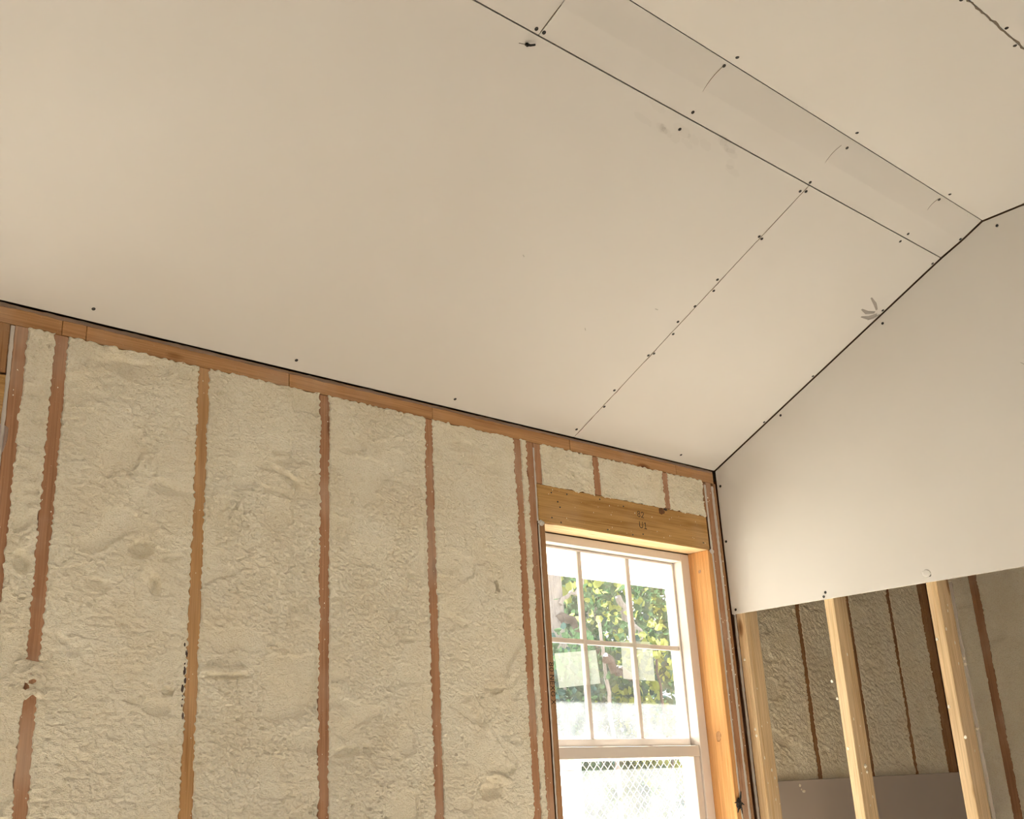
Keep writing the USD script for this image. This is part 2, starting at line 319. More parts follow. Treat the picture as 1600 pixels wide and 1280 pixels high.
# three-fingered dirty scuff by the gable, faint scuffs by the seam
for pts, w in (([(-0.132, -0.875), (-0.085, -0.862), (-0.045, -0.845)], (0.006, 0.012, 0.008)), ([(-0.120, -0.825), (-0.080, -0.822), (-0.042, -0.834)], (0.006, 0.016, 0.010)), ([(-0.085, -0.800), (-0.050, -0.806), (-0.020, -0.830)], (0.006, 0.016, 0.014)),
               ([(-0.040, -0.800), (-0.020, -0.815), (-0.008, -0.835)], (0.006, 0.010, 0.008))):
    part('scuff_mark', ribbon([on_slope(*p) for p in pts], w, NS, 0.0005, 0.0001), 'scuff', small, 'grey dirty finger streak beside the gable joint')
for pts, w in (([(-1.00, -0.560), (-0.985, -0.560)], (0.003, 0.003)), ([(-1.20, -0.42), (-1.19, -0.412)], (0.002, 0.003)), ([(-1.62, -0.575), (-1.61, -0.57)], (0.003, 0.003))):
    part('scuff_mark', ribbon([on_slope(*p) for p in pts], w, NS, 0.0005, 0.0001), 'scuff', big)

r_ = np.random.default_rng(9)
for i in range(16):
    x, y = r_.uniform(-1.60, -1.16), r_.uniform(-1.088, -1.03); l = r_.uniform(0.02, 0.09); t = np.linspace(-0.5, 0.5, 7)
    part('smudge', ribbon([on_slope(x + l * k, y + 0.012 * k + r_.normal(0, 0.0015)) for k in t], 0.022 * np.sqrt(np.clip(1.02 - 4 * t * t, 0.02, 1)) * r_.uniform(0.6, 1.3), NS, 0.0003 + 0.00003 * i, 0.00005), 'smudge', big)

# ------------------------------------------------------------------ spray foam
def foam(parent, x0, x1, ztop, zbot, seed, plane_y=0.0, fine=0.0028, over=0.004, marks=(), label=None, proud=0.0025, rough=1.0, jag=1.0, mat_='foam', bottom_edge=False, fq=1.4):
    """Trimmed open-cell foam filling a stud bay: a height field with saw tracks, torn pits and serrated edges that lap over the studs."""
    zf = max(zbot, -1.60)
    zs = np.arange(ztop, zf, -fine)
    if zbot < zf - 0.01: zs = np.r_[zs, np.linspace(zf, zbot, 14)]
    nx = max(6, int(round((x1 - x0 + 2 * over) / fine)))
    u = np.linspace(0, 1, nx + 1)
    jl = (meshkit.noise(np.stack([zs * 150, zs * 0 + seed, zs * 0], -1), seed) - 0.5) * 0.0080 * jag + (meshkit.noise(np.stack([zs * 18, zs * 0 + seed + 5, zs * 0], -1), seed) - 0.5) * 0.005 * jag
    jr = (meshkit.noise(np.stack([zs * 150, zs * 0 + seed + 9, zs * 0], -1), seed) - 0.5) * 0.0080 * jag + (meshkit.noise(np.stack([zs * 18, zs * 0 + seed + 15, zs * 0], -1), seed) - 0.5) * 0.005 * jag
    xl, xr = x0 - over + jl, x1 + over + jr
    X = xl[:, None] + (xr - xl)[:, None] * u[None]; Zg = np.repeat(zs[:, None], nx + 1, 1)
    jt = (meshkit.noise(np.stack([X[0] * 90, X[0] * 0 + seed, X[0] * 0], -1), seed + 3) - 0.5) * 0.009
    ft = np.clip(1 - (ztop - zs) / 0.02, 0, 1)
    Zg = Zg + ft[:, None] * jt[None]
    P = lambda a, b: np.stack([X * a, Zg * b, np.full_like(X, seed * 7.3)], -1)
    h = (meshkit.fbm(P(7, 7), 3, seed) - 0.5) * 0.010
    W = (meshkit.noise(P(30, 30), seed + 40) - 0.5) * 1.6
    bil = lambda a, b, k: np.abs(meshkit.noise(np.stack([X * a + W, Zg * b + W, np.full_like(X, seed * 3.7 + k)], -1), seed + k) * 2 - 1)
    amp = 0.75 + 0.5 * meshkit.noise(P(6, 6), seed + 41)
    h += (bil(50 * fq, 80 * fq, 1) - 0.4) * 0.0026 * rough * amp
    h += (meshkit.noise(np.stack([X * 75 * fq + W, Zg * 112 * fq + W, np.full_like(X, seed * 2.1)], -1), seed + 6) - 0.5) * 0.0044 * rough * amp
    pit = np.clip((meshkit.noise(np.stack([X * 62 + W, Zg * 84 - W, np.full_like(X, seed * 1.3)], -1), seed + 8) - 0.76) / 0.08, 0, 1); h -= pit * 0.0050 * rough
    h += (meshkit.noise(P(95 * fq, 135 * fq), seed + 2) - 0.5) * 0.0062 * rough * amp
    rid = 1 - np.abs(meshkit.noise(P(24, 34), seed + 7) * 2 - 1)
    h -= np.clip(rid - 0.90, 0, 1) * 0.035 * rough
    torn = np.clip((meshkit.fbm(P(9, 11), 3, seed + 4) - 0.61) / 0.03, 0, 1)
    h = h * (1 - 0.65 * torn) - torn * 0.0075
    smooth_ = np.clip((meshkit.fbm(P(5, 6), 2, seed + 11) - 0.60) / 0.05, 0, 1); h *= 1 - 0.45 * smooth_
    for cx, cz, rx, rz, dep, ang in marks:
        dx, dz = X - cx, Zg - cz; c, s = math.cos(ang), math.sin(ang); a, b = (dx * c + dz * s) / rx, (-dx * s + dz * c) / rz
        wob = 0.55 * (meshkit.noise(P(38, 38), seed + 20) - 0.5)
        h += dep * np.clip(1.25 - np.sqrt(a * a + b * b) - wob, 0, 0.6) / 0.6
    edge = np.minimum(u, 1 - u)[None] * (x1 - x0)
    lap = np.exp(-edge / 0.006)
    h = h * (1 - 0.5 * lap) + proud + lap * 0.0015
    h = np.where(edge < 0.010, np.maximum(h, 0.0006), h)
    h[:2] = np.maximum(h[:2], 0.001)
    h[:, 0] = h[:, -1] = -0.0040
    h[0] = -0.004
    if bottom_edge:
        jb = (meshkit.noise(np.stack([X[-1] * 70, X[-1] * 0 + seed, X[-1] * 0], -1), seed + 31) - 0.5) * 0.016
        Zg = Zg + (np.clip(1 - (zs - zs[-1]) / 0.02, 0, 1))[:, None] * jb[None]; h[-1] = -0.004
    V = np.stack([X, plane_y - h, Zg], -1).reshape(-1, 3)
    n = nx + 1; i, j = np.meshgrid(np.arange(len(zs) - 1), np.arange(nx), indexing='ij'); a = (i * n + j).ravel()
    F = np.vstack([np.stack([a, a + n, a + n + 1], 1), np.stack([a, a + n + 1, a + 1], 1)])
    return trimesh.Trimesh(V, F, process=False)

# ------------------------------------------------------------------ wall with the window (studs, plates, header, foam)
wall_l = thing('wall_left', 'open stud wall filled with trimmed cream spray foam around the window', 'wall', kind='structure')
D = 0.14
FLOOR = -H
for a, b in ((-5.4, -5.3), (-5.298, -3.65), (-3.648, -2.767), (-2.766, -2.702), (-2.7005, -2.077), (-2.0755, -1.524), (-1.5225, -0.870), (-0.8685, -0.256), (-0.2545, -0.012)):
    part('top_plate', box(a, b, rng.uniform(0, 0.0008), D, -0.0555 + rng.normal(0, 0.0008), -0.0028), 'plate', wall_l)
r_ = np.random.default_rng(19); xs = np.linspace(-3.0, -0.02, 220)
part('overspray_line', ribbon(np.stack([xs, np.full(220, 0.0), -0.0085 + r_.normal(0, 0.0008, 220)], 1), 0.006 + 0.006 * meshkit.noise(np.stack([xs * 14, xs * 0, xs * 0], -1), 3), (0, -1, 0), 0.0012, 0.0), 'bead_dust', wall_l, 'grey film of overspray along the top edge of the plate')
def stud(x0, x1, m, ztop=-0.0565, zbot=FLOOR + 0.04, name='stud', label=None, y0=0.0, parent=wall_l):
    return part(name, box(x0, x1, y0, D, zbot, ztop, 0.002), m, parent, label)
STUDS = [(-2.945, -2.896, 'brown', -0.19), (-2.885, -2.851, 'red', None), (-2.784, -2.746, 'red', None), (-2.3745, -2.3365, 'tan', None), (-1.968, -1.930, 'red', None),
         (-1.5615, -1.5235, 'red', None), (-1.160, -1.123, 'red', None), (-1.1015, -1.0635, 'red', None)]
for a, b, m, zb in STUDS:
    stud(a, b, m, zbot=zb if zb else FLOOR + 0.04)
stud(-1.0625, -1.0255, 'red', -0.0565, -0.206, 'cripple_stud')
for c in (-0.736, -0.333): stud(c - 0.0185, c + 0.0185, 'red', -0.0565, -0.206, 'cripple_stud')
head = part('window_header', box(-1.0545, -0.0905, 0.0, 0.098, -0.3475, -0.2075, 0.0025), 'header', wall_l, 'wide golden header beam over the window, with pen marks and a knot')
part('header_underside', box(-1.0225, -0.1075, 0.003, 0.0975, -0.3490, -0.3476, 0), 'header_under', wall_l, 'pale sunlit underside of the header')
part('window_header', box(-3.84, -2.8935, 0.0, 0.098, -0.335, -0.195, 0.0025), 'header', wall_l)
jack_l = stud(-1.0535, -1.0265, 'brown', -0.3485, FLOOR + 0.04, 'jack_stud', 'dark orange jack stud left of the window with a printed grade stamp')
jack_r = stud(-0.1075, -0.0795, 'jamb', -0.3485, FLOOR + 0.04, 'jack_stud', 'bright orange jack stud forming the right window jamb')
stud(-0.1000, -0.0815, 'brown', -0.0565, -0.2070, 'cripple_stud')
stud(-0.0690, -0.0345, 'red', name='king_stud'); stud(-0.0190, -0.0012, 'brown', name='king_stud')
stud(-2.945, -2.897, 'brown', -0.336, FLOOR + 0.04, 'jack_stud'); stud(-3.88, -3.835, 'brown')
for k in range(3): stud(-4.389 - 0.4064 * k, -4.351 - 0.4064 * k, 'red')
part('bottom_plate', box(-5.4, -0.012, 0, D, FLOOR, FLOOR + 0.038), 'plate', wall_l)
def bead(x0, x1, z0, z1, seed, parent=wall_l, y=0.0, m='bead', amp=0.0016):
    n = int((z0 - z1) / 0.012) + 2; zs = np.linspace(z0, z1, n); r = np.random.default_rng(seed)
    c = (x0 + x1) / 2 + np.cumsum(r.normal(0, amp * 0.25, n)) * 0.6; c -= np.linspace(c[0], c[-1], n) - (x0 + x1) / 2
    pts = np.stack([c, np.full(n, y + 0.0012), zs], 1)
    t = tube(pts, (x1 - x0) / 2 * (0.8 + 0.4 * r.random(n)), 7)
    t.vertices[:, 1] = y + 0.0012 + (t.vertices[:, 1] - y - 0.0012) * 0.5
    return part('sealant_bead', t, m, parent, smooth=60)
bead(-1.0640, -1.0560, -0.075, -0.345, 1); bead(-1.0600, -1.0530, -0.345, -2.3, 2)
bead(-0.0805, -0.0695, -0.07, -2.3, 3); bead(-0.0335, -0.0200, -0.07, -2.3, 4); bead(-2.8955, -2.8845, -0.06, -2.3, 5)
part('overspray_patch', blob((-2.893, 0.0, -0.36), 0.03, 4, (0.55, 0.06, 1.4)), 'film', wall_l, 'pale foam overspray smeared over the leftmost studs')
part('foam_lump', blob((-1.047, -0.002, -0.352), 0.012, 8, (1.2, 0.5, 1)), 'bead', wall_l); part('foam_lump', blob((-0.083, -0.002, -0.352), 0.010, 9, (1.2, 0.5, 1)), 'bead', wall_l)

BAYS = [(-2.851, -2.784, 11, [(-2.813, -0.665, 0.018, 0.028, -0.022, 0.2), (-2.80, -0.50, 0.022, 0.015, 0.006, 0), (-2.805, -0.30, 0.012, 0.012, -0.008, 0)]),
        (-2.746, -2.3745, 12, [(-2.515, -0.600, 0.030, 0.022, -0.016, 0.5), (-2.500, -0.650, 0.022, 0.040, 0.008, 0.6), (-2.472, -0.690, 0.016, 0.030, -0.018, 0.2), (-2.43, -0.615, 0.030, 0.008, -0.010, 0.3), (-2.60, -0.105, 0.060, 0.028, -0.012, -0.2), (-2.66, -0.085, 0.03, 0.02, 0.006, 0),
                               (-2.455, -0.425, 0.050, 0.020, -0.010, -0.1), (-2.69, -0.155, 0.028, 0.034, 0.006, 0.4), (-2.42, -0.96, 0.014, 0.010, -0.012, 0), (-2.62, -0.70, 0.03, 0.014, -0.008, 0)]),
        (-2.3365, -1.968, 13, [(-2.263, -0.903, 0.070, 0.010, 0.010, 0.06), (-2.263, -0.918, 0.070, 0.006, -0.010, 0.06), (-2.075, -0.340, 0.050, 0.012, -0.014, -0.5), (-2.10, -0.265, 0.030, 0.010, -0.010, 0.2), (-2.10, -0.392, 0.050, 0.008, -0.010, -0.2), (-2.09, -0.315, 0.035, 0.018, 0.007, 0), (-2.31, -0.44, 0.02, 0.03, 0.007, 0), (-2.25, -0.47, 0.005, 0.07, 0.006, -0.6)]),
        (-1.930, -1.5615, 14, [(-1.864, -1.115, 0.040, 0.014, -0.016, 0.1), (-1.80, -1.11, 0.016, 0.012, -0.012, -0.8), (-1.634, -0.592, 0.020, 0.007, -0.012, -0.2), (-1.70, -0.72, 0.03, 0.006, -0.010, 0.9), (-1.66, -0.30, 0.04, 0.008, -0.009, -0.3), (-1.65, -0.79, 0.030, 0.010, -0.010, 0.1), (-1.86, -0.22, 0.03, 0.01, -0.008, 0)]),
        (-1.5235, -1.160, 15, [(-1.265, -0.591, 0.007, 0.018, -0.028, 0.15), (-1.330, -1.050, 0.010, 0.090, 0.009, 0.55), (-1.285, -1.125, 0.012, 0.05, 0.010, 0.7), (-1.245, -1.175, 0.014, 0.012, -0.014, 0), (-1.34, -1.24, 0.040, 0.020, -0.016, 0), (-1.30, -1.20, 0.05, 0.012, 0.010, -0.2), (-1.29, -0.93, 0.025, 0.010, -0.014, 0.2), (-1.40, -0.125, 0.06, 0.020, -0.010, 0.1), (-1.26, -0.18, 0.04, 0.02, -0.008, 0), (-1.36, -1.02, 0.02, 0.02, -0.01, 0)]),
        (-1.123, -1.1015, 16, [])]
for a, b, s, mk in BAYS:
    part('foam_infill', foam(wall_l, a, b, -0.0535, FLOOR + 0.03, s, marks=mk, fq={11: 1.15, 12: 1.2, 13: 1.4}.get(s, 1.65)), 'foam', wall_l, smooth=True)
for a, b, s in ((-1.0255, -0.7545, 21), (-0.7175, -0.3515, 22), (-0.3145, -0.1000, 23)):
    part('foam_infill', foam(wall_l, a, b, -0.0535, -0.212, s, bottom_edge=True, marks=[((a + b) / 2 + 0.03, -0.15, 0.02, 0.006, -0.010, -0.6)]), 'foam', wall_l, smooth=True)
for a, b, s in ((-4.351, -3.880, 31), (-3.835, -2.945, 32)):
    part('foam_infill', foam(wall_l, a, b, -0.058, FLOOR + 0.03 if s == 31 else -0.194, s, fine=0.02), 'foam', wall_l, smooth=True)
for k in range(2):
    part('foam_infill', foam(wall_l, -4.7574 - 0.4064 * k + 0.0, -4.389 - 0.4064 * k, -0.058, FLOOR + 0.03, 40 + k, fine=0.03), 'foam', wall_l, smooth=True)
# foam bridging across the second stud low down
part('foam_bridge', foam(wall_l, -2.800, -2.735, -0.893, -0.985, 51, plane_y=-0.001, fine=0.0035, marks=[(-2.762, -0.945, 0.010, 0.005, -0.007, 0.3), (-2.775, -0.918, 0.022, 0.005, 0.006, 0.5), (-2.755, -0.970, 0.02, 0.006, 0.006, -0.4), (-2.780, -0.955, 0.014, 0.005, -0.005, -0.5)], jag=2.2, rough=1.7, bottom_edge=True), 'foam', wall_l, 'lump of foam bridging over the second stud from the left', smooth=True)
# flecks of foam on the wood
sp = []
for i in range(70):
    a, b, m, zb = STUDS[rng.integers(1, len(STUDS))]; sp.append(blob((rng.uniform(a + 0.003, b - 0.003), -0.0004, rng.uniform(-1.35, -0.07)), rng.uniform(0.0007, 0.0020), i, (1, 0.4, 1.3)))
for i in range(34): sp.append(blob((rng.uniform(-1.03, -0.11), -0.0004, rng.uniform(-0.34, -0.22)), rng.uniform(0.0006, 0.0019), i + 200, (0.8, 0.4, 1.6)))
for i in range(40): sp.append(blob((rng.uniform(-0.075, -0.005), -0.0010, rng.uniform(-1.3, -0.1)), rng.uniform(0.001, 0.0028), i + 300, (1, 0.4, 1.4)))
part('foam_fleck', cat_(sp), 'speck', wall_l, 'small pale foam flecks stuck to the wood', 'stuff')
# dark gaps of lifted foam along the third stud
part('dark_residue', cat_([blob((-2.3775 + rng.normal(0, 0.002), -0.0015, z), rng.uniform(0.002, 0.0065), i + 400, (0.6, 0.3, 1.7)) for i, z in enumerate(np.linspace(-0.84, -1.02, 9))]), 'bark_dark', wall_l, 'dark crumbly residue along the edge of the tan stud')
# header nails, pen marks and knot
for x, z in ((-0.985, -0.232), (-0.955, -0.262), (-0.945, -0.281), (-0.99, -0.325), (-0.905, -0.227), (-0.945, -0.337), (-0.73, -0.222), (-0.70, -0.335), (-0.56, -0.338), (-0.13, -0.322), (-0.60, -0.232), (-0.50, -0.329)):
    part('nail_head', screw_mesh((x, -0.0001, z), (0, -1, 0), 0.0032), 'screw', head)
part('knot', blob((-0.375, 0.0002, -0.222), 0.017, 13, (1.0, 0.07, 0.9)), 'knot', head, 'dark knot at the upper edge of the header', smooth=True)
part('knot', blob((-0.350, 0.0002, -0.212), 0.010, 14, (1.2, 0.05, 0.7)), 'bark_dark', head, smooth=True)
def lettering(text, height, o, ex, ey, m, parent, label, depth=0.0004):
    t = meshkit.text_mesh(text, height, depth); ex, ey = np.array(ex, float), np.array(ey, float)
    t.apply_transform(frame_mat(o, ex, ey, np.cross(ex, ey))); return part('lettering', t, m, parent, label)
lettering('82', 0.024, (-0.525, 0.0002, -0.262), (1, 0, -0.06), (0.05, 0, 1), 'ink', head, 'black pen marks on the header')
lettering('U1', 0.026, (-0.520, 0.0002, -0.305), (1, 0, -0.05), (0.05, 0, 1), 'ink', head, 'black pen marks on the header')
lettering('80 NEXG X', 0.0195, (-1.0490, 0.0002, -0.832), (0, 0, -1), (1, 0, 0), 'stamp', jack_l, 'dark printed grade stamp reading down the stud')
part('knot', blob((-0.108, 0.045, -1.075), 0.016, 15, (0.05, 0.7, 1.2)), 'plate', jack_r, 'round brown knot in the jamb', smooth=True)
part('knot', blob((-0.108, 0.050, -0.43), 0.007, 16, (0.06, 0.9, 1.2)), 'red', jack_r, smooth=True)
# outer sheathing with the two window holes
sheath = []
for a, b, z0, z1 in ((-5.5, -3.83, FLOOR, 0.0), (-2.92, -1.022, FLOOR, 0.0), (-0.107, 1.85, FLOOR, 0.0), (-3.83, -2.92, -0.352, 0.0), (-1.022, -0.107, -0.352, 0.0), (-3.83, -2.92, FLOOR, -1.95), (-1.022, -0.107, FLOOR, -1.95)):
    sheath.append(box(a, b, D + 0.0005, D + 0.02, z0, z1, 0))
part('sheathing', cat_(sheath), 'sheath', wall_l)
for a, b in ((-1.022, -0.107), (-3.83, -2.92)):
    part('rough_sill', box(a, b, 0, D, -1.99, -1.955), 'plate', wall_l)

# ------------------------------------------------------------------ windows
def build_window(name, x0, x1, label, full=True):
    w = thing(name, label, 'window', kind='structure')
    zt, zb = -0.3525, -1.95; y0, y1 = 0.100, 0.200
    j = 0.049
    fr = cat_([box(x0, x0 + j, y0, y1, zb, zt), box(x1 - j, x1, y0, y1, zb, zt), box(x0 + j, x1 - j, y0, y1, zt - 0.031, zt), box(x0 + j, x1 - j, y0, y1, zb, zb + 0.045)])
    part('frame', fr, 'vinyl', w)
    a, b = x0 + j + 0.001, x1 - j - 0.001
    gx0, gx1 = a + 0.008, b - 0.008
    up = part('upper_sash', cat_([box(a, gx0, 0.143, 0.172, -1.130, -0.385), box(gx1, b, 0.143, 0.172, -1.130, -0.385), box(gx0, gx1, 0.143, 0.172, -0.393, -0.385, 0.001), box(gx0, gx1, 0.138, 0.172, -1.132, -1.078)]), 'vinyl', w)
    part('pane', box(gx0 - 0.002, gx1 + 0.002, 0.1565, 0.1575, -1.080, -0.391, 0), 'glass', up, 'upper pane, filmed with dust')
    t = gx1 - gx0
    for c in (gx0 + t * 0.322, gx0 + t * 0.664):
        part('muntin', box(c - 0.0105, c + 0.0105, 0.1485, 0.1655, -1.080, -0.392, 0.002), 'vinyl', up)
    part('muntin', box(gx0, gx1, 0.1490, 0.1650, -0.7405, -0.7225, 0.002), 'vinyl', up)
    s = 0.036
    lw = part('lower_sash', cat_([box(a, a + s, 0.108, 0.137, -1.90, -1.1475), box(b - s, b, 0.108, 0.137, -1.90, -1.1475), box(a, b, 0.105, 0.1375, -1.1475, -1.106), box(a, b, 0.106, 0.137, -1.903, -1.86)]), 'vinyl', w)
    part('pane', box(a + s - 0.002, b - s + 0.002, 0.1245, 0.1255, -1.862, -1.1465, 0), 'glass', lw, 'lower pane, filmed with dust')
    return w
window = build_window('window_1', -1.0220, -0.1072, 'white vinyl double-hung window with a six-light upper sash')
build_window('window_2', -3.83, -2.92, 'second white double-hung window out of view to the left')
# labels stuck on the glass
def sheet(x0, x1, z0, z1, y, tilt=0.0, th=0.0006):
    m = box(x0, x1, y, y + th, z0, z1, 0); c = m.bounds.mean(0)
    m.apply_transform(trimesh.transformations.rotation_matrix(tilt, (0, 1, 0), c)); return m
lab = thing('paper_label', 'white paper label stuck in the lower left corner of the lower sash', 'label')
part('sheet', sheet(-0.925, -0.800, -1.44, -1.150, 0.1238), 'paper', lab)
part('printed_line', box(-0.915, -0.835, 0.1234, 0.1237, -1.1852, -1.1838, 0), 'print', lab)
solo('glass_sticker', sheet(-0.868, -0.650, -0.892, -0.770, 0.1466, -0.10), 'sticker', 'translucent pale sticker on the left of the lower row of lights, tilted', 'sticker', 'stickers on the upper sash')
s2 = thing('glass_sticker', 'translucent pale sticker over the right muntin, with a folded top lapping the crossbar', 'sticker', 'stickers on the upper sash')
part('film', sheet(-0.515, -0.333, -0.862, -0.742, 0.1466, 0.02), 'sticker', s2)
part('folded_flap', cat_([sheet(-0.515, -0.345, -0.742, -0.716, 0.1458, -0.03)]), 'sticker', s2)

# ------------------------------------------------------------------ gable partition
wall_r = thing('wall_right', 'stud partition with one drywall sheet across its top half', 'wall', kind='structure')
from shapely.geometry import Polygon
g = 0.005
poly = [(-0.0055, -0.6045), (-0.0055, -0.002), (-0.010, SL * 0.010 - g)]
poly += [(SEAM_Y, -SL * SEAM_Y - g), (MID_Y, MID_Z - g), (RIDGE_Y, RIDGE_Z - g), (-3.6, RIDGE_Z - g), (-3.75, 0.55), (-3.75, -0.6045)]
m = trimesh.creation.extrude_polygon(Polygon(poly), 0.0127)
t = np.eye(4); t[:3, :3] = np.array([[0, 0, 1], [1, 0, 0], [0, 1, 0]]); m.apply_transform(t)
gable = part('drywall_panel', m, 'drywall', wall_r, 'drywall sheet filling the gable above the bare studs')
for y, z in ((-0.836, 0.378), (-1.306, 0.581), (-0.351, 0.150), (-0.022, -0.070), (-0.018, -0.306), (-0.025, -0.588), (-0.435, -0.580), (-0.426, -0.595), (-0.844, -0.582)):
    part('screw', screw_mesh((0, y, z), (-1, 0, 0)), 'screw', gable)
part('paper_blister', blob((0.0, -0.832, -0.573), 0.016, 3, (0.12, 1, 0.8)), 'drywall', gable, 'small raised blister in the drywall paper', smooth=True)
part('scuff_mark', ribbon([(0, -1.285, 0.07), (0, -1.30, 0.055), (0, -1.305, 0.035)], (0.002, 0.004, 0.002), (-1, 0, 0), 0.0005, 0.0001), 'scuff', gable)
pst = []
for k in range(12):
    y1 = -0.0150 - 0.4015 * k if k < 3 else -0.818 - 0.4064 * (k - 2)
    pst.append(part('stud', box(0.0131, 0.102, y1 - 0.039, y1, FLOOR + 0.04, 0.55 if y1 < -1.3 else max(-0.06, -SL * y1 - 0.05), 0.002), 'pine', wall_r))
part('bottom_plate', box(0.0131, 0.102, ROOM_Y, -0.012, FLOOR, FLOOR + 0.038), 'pine', wall_r)
n_ = 120; zs = np.linspace(-0.60, -2.3, n_)
def strip_y(y0, x, w, seed, name, m, parent, label=None):
    r = np.random.default_rng(seed); pts = np.stack([np.full(n_, x), y0 + np.cumsum(r.normal(0, 0.0004, n_)) * 0.4, zs], 1)
    return part(name, ribbon(pts, w * (0.8 + 0.4 * r.random(n_)), (-1, 0, 0), 0.001, 0.001), m, parent, label)
strip_y(-0.8625, 0.1035, 0.010, 5, 'sealant_bead', 'bead', wall_r, 'thin grey sealant line behind the third stud')
strip_y(-0.0095, 0.0125, 0.010, 6, 'sealant_bead', 'bead', wall_r, 'grey sealant line along the corner stud')
sp = []
for i, (y, z) in enumerate([(-0.402, -0.904), (-0.413, -0.967), (-0.427, -1.143), (-0.824, -1.026), (-0.861, -1.126), (-0.030, -0.787), (-0.041, -1.055), (-0.043, -1.079), (-0.824, -0.80)]):
    sp.append(blob((0.0125, y, z), 0.005, 60 + i, (0.5, 1, 1.2)))
for i in range(26):
    k = rng.integers(0, 3); yy = -0.0150 - 0.4015 * k - 0.039
    sp.append(blob((rng.uniform(0.02, 0.098), yy, rng.uniform(-1.35, -0.65)), rng.uniform(0.0012, 0.0045), 80 + i, (0.9, 0.4, 1.6)))
sp += [blob((0.060, -0.4565, -1.205), 0.008, 120, (1, 0.5, 1)), blob((0.066, -0.4565, -1.225), 0.006, 121, (1, 0.5, 1))]
sp += [blob((0.1035, -0.8625, z), 0.006, 130 + i, (0.5, 1, 1)) for i, z in enumerate((-0.865, -0.885, -1.10))]
part('foam_fleck', cat_(sp), 'speck', wall_r, 'white foam flecks stuck to the partition studs', 'stuff')

# ------------------------------------------------------------------ the space behind the partition
AX = 1.66
wall_b = thing('wall_back', 'foamed outer wall seen between the partition studs, drywall sheet along its foot', 'wall', kind='structure')
part('top_plate', box(0.104, AX, 0, D, -0.0555, -0.0105), 'plate', wall_b)
for a, b, m_ in ((0.104, 0.118, 'red'), (0.462, 0.500, 'brown'), (0.875, 0.913, 'brown'), (1.252, 1.290, 'brown'), (1.568, 1.604, 'brown'), (1.606, 1.655, 'brown')):
    part('stud', box(a, b, -0.004 if a > 1.5 else 0, D, FLOOR, -0.0565, 0.002), m_, wall_b)
for a, b, s in ((0.118, 0.462, 61), (0.500, 0.875, 62), (0.913, 1.252, 63), (1.290, 1.568, 64)):
    part('foam_infill', foam(wall_b, a, b, -0.058, FLOOR + 0.03, s, fine=0.005, over=0.008, rough=1.1, fq=1.0), 'foam', wall_b, smooth=True)
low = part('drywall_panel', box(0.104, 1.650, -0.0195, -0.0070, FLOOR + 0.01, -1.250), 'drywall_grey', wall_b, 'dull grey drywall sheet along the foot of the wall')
part('foam_fleck', cat_([blob((0.297, -0.020, -1.270), 0.007, 5, (1, 0.4, 1)), blob((0.318, -0.020, -1.293), 0.009, 6, (1.2, 0.4, 0.8)), blob((0.305, -0.020, -1.286), 0.004, 7, (1, 0.4, 1))]), 'speck', low, 'white flecks on the drywall', 'stuff')
wall_e = thing('wall_end', 'foamed end wall with brown studs behind the partition', 'wall', kind='structure')
def turn(mesh):
    """From a wall facing -y to the end wall facing -x."""
    m = mesh.copy(); v = m.vertices.copy(); m.vertices = np.stack([AX + v[:, 1], -v[:, 0], v[:, 2]], 1); return m
for y in [0.222 + 0.4064 * k for k in range(0, 12)]:
    part('stud', turn(box(y, y + 0.042, 0, D, FLOOR, 0.5, 0.002)), 'red', wall_e)
part('foam_infill', turn(foam(wall_e, 0.012, 0.222, 0.06, FLOOR + 0.03, 71, fine=0.007, rough=0.5)), 'foam', wall_e, smooth=True)
for k in range(11):
    part('foam_infill', turn(foam(wall_e, 0.264 + 0.4064 * k, 0.6284 + 0.4064 * k, 0.3, FLOOR + 0.03, 72 + k, fine=0.007 if k < 3 else 0.03, rough=0.5)), 'foam', wall_e, smooth=True)
part('sheathing', box(AX + D, AX + D + 0.02, ROOM_Y - 0.1, D, FLOOR, 0.7, 0), 'sheath', wall_e)

# ------------------------------------------------------------------ rest of the shell (behind the camera)
floor = solo('floor', box(ROOM_X - 0.1, AX + 0.2, ROOM_Y - 0.1, 0.14, FLOOR - 0.03, FLOOR, 0), 'ply', 'bare plywood subfloor under the whole space', 'floor', kind='structure')
wf = thing('wall_front', 'drywalled wall behind the camera with one window opening', 'wall', kind='structure')
part('drywall_panel', box(ROOM_X, AX, ROOM_Y - 0.1, ROOM_Y, -0.90, 0.02, 0), 'drywall_grey', wf)
part('drywall_panel', box(ROOM_X, AX, ROOM_Y - 0.1, ROOM_Y, FLOOR, -2.1, 0), 'drywall_grey', wf)
for a, b in ((ROOM_X, -2.6), (-0.3, AX)):
    part('drywall_panel', box(a, b, ROOM_Y - 0.1, ROOM_Y, -2.1, -0.90, 0), 'drywall_grey', wf)
wr = thing('wall_rear', 'drywalled end wall behind the camera with a window opening', 'wall', kind='structure')
for a, b, z0, z1 in ((ROOM_Y, -4.3, FLOOR, 0.66), (-4.0, 0, FLOOR, 0.66), (-4.3, -4.0, -0.42, 0.66), (-4.3, -4.0, FLOOR, -1.8)):
    part('drywall_panel', box(ROOM_X - 0.1, ROOM_X, a, b, z0, z1, 0), 'drywall_grey', wr)

